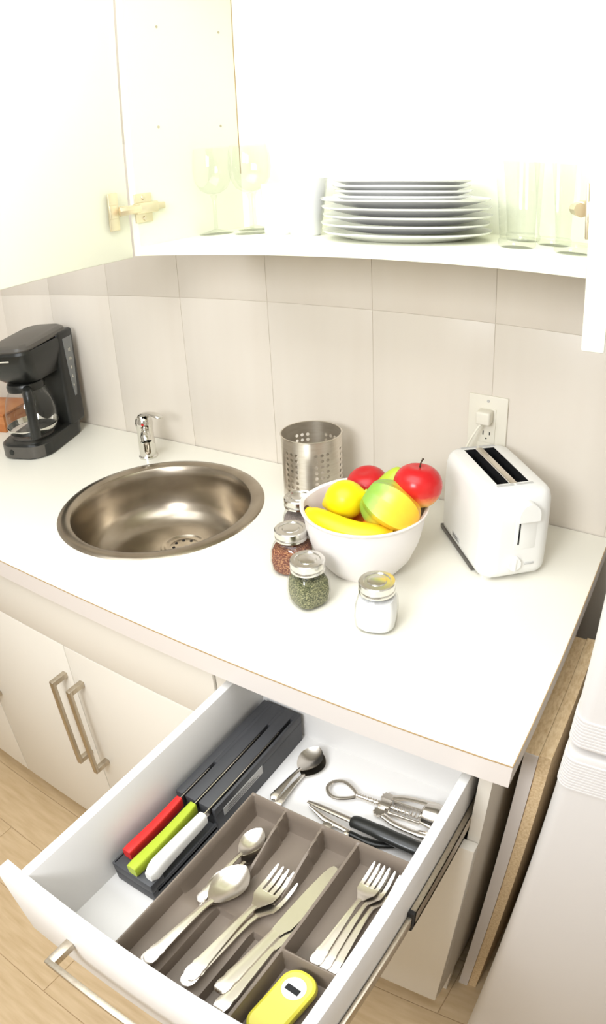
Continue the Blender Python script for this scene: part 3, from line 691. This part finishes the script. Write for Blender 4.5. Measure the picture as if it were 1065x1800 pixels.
# lower front tray with three grooves
b = B(); box(b, KX0, KX1, -.914, -.770, KZ, .738, bev=.002)
box(b, KX0, KX0 + .006, -.914, -.770, .736, .756, bev=.0015); box(b, KX1 - .004, KX1, -.905, -.770, .730, .742, bev=.001)
box(b, KX0, KX1, -.914, -.886, .736, .756, bev=.003)
for x in (-.405, -.3805): box(b, x - .0022, x + .0022, -.888, -.83, .736, .752, bev=.001)
obj('handle_rest', b, 'block', kb)
lb = obj('paper_label', bx(KX1, KX1 + .0006, -.752, -.655, .742, .758), 'label', kb, label='pale printed label on the side')
b = B()
for k in range(3): box(b, KX1 + .0006, KX1 + .0009, -.745 + .003 * k, -.665 - .012 * k, .7450 + .0042 * k, .7462 + .0042 * k)
obj('label_print', b, 'print', lb, kind='stuff')
def knife(name, label, m, x, y0, y1, z, w, t_, blade, curve=0):
    k = thing(name, label, 'knife', (x, y1, z)); L = y1 - y0
    b = B(); P = [(curve * math.sin(PI * i / 12) * -.3, -L * i / 12, -.002 * math.sin(PI * i / 12)) for i in range(13)]; rr = []
    for i, p in enumerate(P):
        s_ = i / 12; ww = w * (.80 + .25 * s_) * ((.55 if i == 12 else (.9 if i == 11 else 1)) if curve else (.93 if i == 12 else 1)) * (.9 if i == 0 else 1); hh_ = t_ * (1 + (.25 * s_ if curve else 0)) * ((.6 if curve else .88) if i == 12 else 1); pw = .6 if curve else .32
        rr.append([(p[0] + ww * math.copysign(abs(math.cos(a)) ** pw, math.cos(a)), p[1], p[2] + hh_ * math.copysign(abs(math.sin(a)) ** pw, math.sin(a)) - (.003 * (s_ > .9) if curve else 0)) for a in [2 * PI * j / 20 for j in range(20)]])
    rings(b, rr); obj('handle', b, m, k, smooth=50 if curve else 30)
    b = B(); t2 = bmesh.new(); hb_ = .006
    rings(b, [[(-.0007, -.004, -hb_), (.0007, -.004, -hb_), (.0007, -.004, hb_), (-.0007, -.004, hb_)], [(-.0006, blade * .7, -hb_), (.0006, blade * .7, -hb_), (.0007, blade * .7, hb_), (-.0007, blade * .7, hb_)], [(-.0002, blade, hb_ - .003), (.0002, blade, hb_ - .003), (.0003, blade, hb_), (-.0003, blade, hb_)]])
    t2.free(); obj('blade', b, 'cutlery', k)
    return k
knife('kitchen_knife', 'knife with a red handle in the charcoal block', 'red', -.4165, -.895, -.779, .7665, .0072, .010, .070)
knife('kitchen_knife', 'knife with a lime green handle, between the red and white ones', 'lime', -.3925, -.912, -.777, .7665, .0078, .0105, .165)
knife('kitchen_knife', 'knife with a rounded white handle, nearest the cutlery tray', 'whitep', -.3685, -.906, -.785, .7680, .0092, .011, .19, curve=.006)

# ------------------------------------------------------------------ cutlery tray (moulded in one piece)
TX0, TX1, TY0, TY1, TB, TT = -.3385, -.0745, -1.018, -.709, DZ0 + .0008, .7655
def sstep(a, b_, x): x = min(max((x - a) / (b_ - a), 0), 1); return x * x * (3 - 2 * x)
def tray_h(x, y):
    fl_ = TB + .0095; w = .0035; dr_ = .006      # wall half width, draft
    def wall(d, top): return fl_ + (top - fl_) * (1 - sstep(w * .5, w * .5 + dr_, d))
    h = fl_
    ed = min(x - TX0, TX1 - x, y - TY0, TY1 - y); h = max(h, wall(max(ed - .001, 0), TT))
    for xc, yend, shift in ((-.281, -.842, 0), (-.222, -.850, 0)):
        s_ = (y - yend) / (TY1 - yend)
        if s_ > -.05:
            top = fl_ + (TT - .002 - fl_) * sstep(-.02, .80, s_) ** .8; xx = xc + .010 * math.sin(PI * min(max(s_, 0), 1)) * .5
            h = max(h, fl_ + (top - fl_) * (1 - sstep(w * .5, w * .5 + dr_ * .8, abs(x - xx))))
    h = max(h, wall(abs(x - (-.1665)), TT - .003))
    if x > -.1665: h = max(h, wall(abs(y - (-.897)), TT - .004))
    # ridges with finger wells between the handle lanes at the front
    if x < -.17:
        lift = .009 * sstep(.862, .90, -y)
        h = max(h, fl_ + lift)
        for xc, ye in ((-.268, -.876), (-.207, -.884)):
            d_ = min(.0135 - abs(x - xc), ye - y, y + 1.006)
            if d_ > 0: h = h + (TB + .0012 - h) * sstep(0, .003, d_)
    return h
nx, ny = 150, 170; b = B(); V2 = []
for j in range(ny + 1):
    V2.append([b.verts.new((TX0 + (TX1 - TX0) * i / nx, TY0 + (TY1 - TY0) * j / ny, tray_h(TX0 + (TX1 - TX0) * i / nx, TY0 + (TY1 - TY0) * j / ny))) for i in range(nx + 1)])
for j in range(ny):
    for i in range(nx): b.faces.new((V2[j][i], V2[j][i + 1], V2[j + 1][i + 1], V2[j + 1][i]))
ring_ = [V2[0][i] for i in range(nx + 1)] + [V2[j][nx] for j in range(1, ny + 1)] + [V2[ny][i] for i in range(nx - 1, -1, -1)] + [V2[j][0] for j in range(ny - 1, 0, -1)]
low = [b.verts.new((v.co.x, v.co.y, TB)) for v in ring_]
for i in range(len(ring_)): k = (i + 1) % len(ring_); b.faces.new((ring_[i], low[i], low[k], ring_[k]))
b.faces.new(low[::-1]); bmesh.ops.recalc_face_normals(b, faces=b.faces)
obj('cutlery_tray', b, 'tray', None, smooth=40, label='taupe plastic cutlery tray filling the front of the drawer', cat='tray')

# ------------------------------------------------------------------ cutlery
def loft(bm, st, n=10):
    """st: (y, x, halfwidth, z, thickness, dish). closed flat section, top surface dished"""
    rr = []
    for y_, x_, w_, z_, th_, di in st:
        top = [(x_ + w_ * (1 - 2 * i / n), y_, z_ + th_ / 2 - di * (1 - (1 - 2 * i / n) ** 2)) for i in range(n + 1)]
        bot = [(x_ - w_ * (1 - 2 * i / n) * .97, y_, z_ - th_ / 2 - di * (1 - (1 - 2 * i / n) ** 2)) for i in range(n + 1)]
        rr.append(top + bot)
    rings(bm, rr)
def handle_st(L0, L, w0, w1):
    """ornate-ended handle from y=0 (end) to L0+... up to the neck"""
    st = []
    for s_, w_, z_, th_ in ((0, .30, .006, .0018), (.015, .62, .0062, .0026), (.05, .92, .0068, .003), (.10, 1.0, .0074, .0032), (.16, .86, .0078, .0034), (.19, .96, .008, .0032), (.24, .80, .0082, .003), (.45, .62, .0092, .0027), (.7, .45, .0098, .0027), (.88, .36, .0085, .003), (1, .40, .0062, .003)):
        st.append((L * s_, 0, w1 * w_, z_, th_, -.0006 if th_ > .0028 else -.0003))
    return st
def spoon(name, label, L, bw, bl, grp=None):
    t = thing(name, label, 'spoon', group=grp); hl = L - bl
    b = B(); loft(b, handle_st(0, hl, 0, L * .048)); obj('handle', b, 'cutlery', t, smooth=60)
    b = B(); st = []
    for i in range(15):
        s_ = i / 14; e = math.sin(PI * min(max(s_ * .96 + .035, 0), 1)) ** .62 * (1.0 + .12 * math.cos(PI * (1 - s_)))
        ww = max(bw * e, L * .019 if i == 0 else .0012); dd = .30 * ww * math.sin(PI * s_) ** .5 if 0 < i < 14 else 0
        st.append((hl - .002 + bl * s_, 0, ww, .0055 + .0035 * (s_ - .3) ** 2 * 4 * .6, .0014, dd))
    loft(b, st, 14); obj('bowl', b, 'cutlery', t, smooth=60); return t
def fork(name, label, L, hw_, grp=None):
    t = thing(name, label, 'fork', group=grp); hd_ = L * .34; hl = L - hd_
    b = B(); loft(b, handle_st(0, hl, 0, L * .048)); obj('handle', b, 'cutlery', t, smooth=60)
    b = B(); pl_ = hd_ * .42
    loft(b, [(hl - .002, 0, L * .019, .0062, .0026, 0), (hl + pl_ * .3, 0, hw_ * .6, .0050, .0018, .0005), (hl + pl_ * .6, 0, hw_ * .93, .0038, .0015, .001), (hl + pl_, 0, hw_, .0036, .0014, .001)], 12)
    for k in range(4):
        xc = (k - 1.5) * hw_ * .54
        loft(b, [(hl + pl_ * .96, xc, hw_ * .185, .0032, .0014, 0), (hl + pl_ + (hd_ - pl_) * .4, xc, hw_ * .165, .0042, .0014, 0), (hl + pl_ + (hd_ - pl_) * .8, xc * .98, hw_ * .14, .0085, .0013, 0), (hl + hd_, xc * .97, hw_ * .06, .0125, .0008, 0)], 3)
    obj('head', b, 'cutlery', t, smooth=50); return t
def tknife(name, label, L, grp=None):
    t = thing(name, label, 'knife', group=grp); hl = L * .46
    b = B(); loft(b, [(L * .0, 0, .004, .005, .003, 0), (.004, 0, .008, .005, .006, -.001), (.012, 0, .0096, .005, .0072, -.0012), (.022, 0, .0082, .005, .007, -.0012), (.028, 0, .0092, .005, .007, -.0012), (.05, 0, .0078, .005, .0066, -.001), (hl * .8, 0, .0068, .005, .006, -.001), (hl, 0, .0064, .005, .005, -.0006)], 10); obj('handle', b, 'cutlery', t, smooth=60)
    b = B(); rr = []
    for s_, l_, r_ in ((0, -.0055, .0055), (.06, -.0062, .007), (.12, -.0066, .0098), (.3, -.0074, .0106), (.6, -.0078, .0108), (.85, -.0070, .0092), (.95, -.0055, .006), (1, -.0030, .0012)):
        y_ = hl - .002 + (L - hl) * s_; l_ *= 1.25; r_ *= 1.25; rr.append([(l_, y_, .0062), (r_, y_, .0053), (r_, y_, .0049), (l_, y_, .0042)])
    rings(b, rr); obj('blade', b, 'cutlery', t, smooth=20); return t
def place(t, head, tail, zt, zh, flip=False, roll=0):
    """lay the piece with its handle end at tail and pointing to head (xy), resting heights zt (tail) and zh (head)"""
    d_ = Vector((head[0] - tail[0], head[1] - tail[1], zh - zt)); L_ = d_.length
    t.location = (tail[0], tail[1], zt); rz = math.atan2(d_.y, d_.x) - PI / 2; rx = math.atan2(d_.z, math.hypot(d_.x, d_.y))
    t.rotation_euler = Euler((rx, roll, rz)); return t
ZF = TB + .010
place(spoon('teaspoon', 'teaspoon on top of another in the leftmost lane of the tray', .145, .0165, .050), (-.3000, -.742), (-.304, -.888), ZF + .006, ZF + .010)
place(spoon('teaspoon', 'teaspoon underneath, in the leftmost lane of the tray', .145, .0165, .050), (-.292, -.750), (-.296, -.894), ZF + .001, ZF + .0015)
place(spoon('tablespoon', 'large spoon lying over the teaspoon handles, nearest the front of the tray', .194, .0235, .070), (-.280, -.812), (-.297, -1.003), ZF + .018, ZF + .014)
place(spoon('tablespoon', 'second large spoon just below the shiny large spoon on top', .194, .0235, .070), (-.287, -.818), (-.300, -1.006), ZF + .013, ZF + .006)
place(fork('dinner_fork', 'dinner fork on top of another in the middle of the tray', .206, .0158), (-.233, -.784), (-.2405, -.992), ZF + .018, ZF + .010)
place(fork('dinner_fork', 'dinner fork underneath, turned slightly right of the top one', .206, .0158), (-.2215, -.794), (-.241, -1.0), ZF + .014, ZF + .003)
place(tknife('table_knife', 'table knife whose broad blade lies in full view in the third lane', .242), (-.1795, -.742), (-.2005, -.985), ZF + .017, ZF + .006)
place(tknife('table_knife', 'table knife lying underneath, only its handle showing', .242), (-.1850, -.756), (-.186, -1.006), ZF + .0155, ZF + .001)
place(fork('dessert_fork', 'small fork on top of the pile in the right-hand lane', .168, .0140), (-.1235, -.727), (-.128, -.890), ZF + .009, ZF + .016)
place(fork('dessert_fork', 'small fork in the middle of the pile in the right-hand lane', .168, .0140), (-.1155, -.727), (-.117, -.889), ZF + .005, ZF + .011)
place(fork('dessert_fork', 'lowest small fork of the pile, nearest the right side of the drawer', .168, .0140), (-.108, -.732), (-.106, -.889), ZF + .0008, ZF + .006)
ZG = DZ0 + .0005
place(spoon('teaspoon', 'shiny spoon lying behind the tray next to the knife block, on top', .126, .0190, .052), (-.3195, -.561), (-.3275, -.683), ZG + .006, ZG + .007)
place(spoon('teaspoon', 'spoon lying underneath the shiny one behind the tray', .126, .0190, .052), (-.3130, -.566), (-.3175, -.687), ZG, ZG + .001)

# ------------------------------------------------------------------ corkscrew
ck = thing('corkscrew', 'winged metal corkscrew lying at the back of the drawer', 'corkscrew', (-.268, -.614, ZG + .006), (0, 0, .06))
b = B(); P = []
for i in range(29):
    a = 2 * PI * i / 28; r = 1 + .12 * math.cos(2 * a); P.append((.021 + .021 * math.cos(a) * r, .0165 * math.sin(a) * (1 - .28 * math.cos(a)), .002))
rr = []
for i in range(28):
    p = Vector(P[i]); d_ = (Vector(P[(i + 1) % 28]) - Vector(P[i - 1])).normalized(); s_ = d_.cross(Vector((0, 0, 1)))
    rr.append([p + s_ * .0032 * math.cos(2 * PI * k / 8) + Vector((0, 0, .0022 * math.sin(2 * PI * k / 8))) for k in range(8)])
rings(b, rr, closed=True); obj('key_ring', b, 'cutlery', ck, label='flat ring-shaped turning key')
b = B(); st = [(0, .046)]; prf = [(0, .042)]
for k in range(9): x0 = .044 + k * .0042; prf += [(.0032, x0), (.0048, x0 + .0012), (.0048, x0 + .0024), (.0032, x0 + .0036)]
prf += [(.0032, .128), (0, .128)]; lathe(b, prf, 14, mtx=Matrix.Translation((0, 0, .003)) @ Matrix.Rotation(PI / 2, 4, 'Y')); obj('rack', b, 'cutlery', ck, label='toothed shaft')
b = B(); box(b, .082, .100, -.008, .008, -.004, .010, bev=.002); box(b, .10, .150, -.013, -.009, -.002, .006, bev=.0012); box(b, .10, .150, .009, .013, -.002, .006, bev=.0012)
lathe(b, [(.0105, 0), (.0170, .004), (.0195, .022), (.0185, .026), (.0165, .026), (.0095, .002)], 28, closed=True, mtx=Matrix.Translation((.148, 0, .0135)) @ Matrix.Rotation(PI / 2, 4, 'Y')); obj('frame', b, 'cutlery', ck)
for q in (-1, 1):
    b = B(); g_ = []
    for i in range(20):
        a = 2 * PI * i / 20; r = .0095 if i % 2 else .0072; g_.append((r * math.cos(a), r * math.sin(a)))
    rings(b, [[(.088 + x, q * .0145 + y_, z_) for x, y_ in g_] for z_ in (-.001, .005)])
    loft(b, [(0, 0, .004, .002, .004, 0), (.03, 0, .0042, .002, .0036, 0), (.055, 0, .0065, .002, .003, 0), (.068, 0, .0055, .002, .003, 0), (.073, 0, .002, .002, .002, 0)], 4) if False else None
    tube(b, bez([(.094, q * .018, .002), (.118, q * .026, .002), (.150, q * .029, .002), (.175, q * .026, .002)], 5), [.005] * 6 + [.0048] * 5 + [.0068] * 5, 10, flat=.5)
    obj('wing', b, 'cutlery', ck, label='geared lever arm')
b = B(); P = [(.104 + .0015 * i * .55, .0042 * math.cos(i * .9), .003 + .0042 * math.sin(i * .9)) for i in range(52)]; tube(b, P, .0011, 6); obj('screw_worm', b, 'cutlery', ck)

# ------------------------------------------------------------------ can opener
co = thing('can_opener', 'metal can opener with black grip handles behind the tray', 'can opener', (-.278, -.664, ZG + .010), (0, 0, -.02))
b = B(); tube(b, [(0, .004, .004), (.02, .003, .007), (.07, .001, .011), (.1, 0, .013)], [.0028, .0048, .0052, .005], 10, flat=.45)
tube(b, [(.004, .0, .002), (.035, -.008, -.001), (.08, -.010, -.002)], [.002, .005, .004], 10, flat=.4); obj('jaw', b, 'cutlery', co)
b = B(); tube(b, bez([(.079, 0, .011), (.086, 0, .014), (.12, -.001, .016), (.155, -.001, .015), (.186, 0, .014)], 5), [.0085] + [.0105] * 4 + [.0108] * 5 + [.0116] * 5 + [.0120] * 5 + [.0105], 14, flat=.72); obj('grip', b, 'black', co)
b = B(); tube(b, bez([(.079, -.012, -.002), (.12, -.010, -.003), (.165, .012, -.002), (.188, .016, -.001)], 6), [.005] * 4 + [.0065] * 15, 12, flat=.6); obj('grip', b, 'black', co)
b = B(); lathe(b, [(0, 0), (.0075, 0), (.0085, .002), (.0075, .004), (0, .005)], 20, c=(.046, -.017, -.004)); lathe(b, [(0, 0), (.004, 0), (.004, .010), (0, .011)], 14, c=(.078, -.016, -.007)); obj('cutting_wheel', b, 'cutlery', co)

# ------------------------------------------------------------------ yellow tool in the tray's front right pocket
yt = thing('vegetable_peeler', 'yellow plastic tool with a round metal window in the front right pocket of the tray', 'kitchen tool', (-.1235, -.907, ZF + .001), (.0, 0, .10))
yt.rotation_euler = (.16, 0, -.13); yt.location = (-.1255, -.9395, ZF + .010)
b = B(); rr = []
for e, z in ((.004, 0), (.001, .002), (0, .006), (0, .014), (.001, .018), (.0045, .0205)): rr.append([(x, y_, z) for x, y_, _ in rrect(-.0235 + e, .0235 - e, -.066 + e, .034 - e, .021 - e, z, 10)])
rings(b, rr); obj('body', b, 'yellowp', yt)
b = B(); lathe(b, [(0, 0), (.0145, 0), (.0150, .0012), (.0135, .0022), (0, .0022)], 32, c=(0, .008, .0203)); wn = obj('window_disc', b, 'whitep', yt, label='round white disc')
b = B(); box(b, -.0095, .0095, .002, .010, .0224, .0230, bev=.0002, seg=1); obj('blade_slot', b, 'slot', wn)
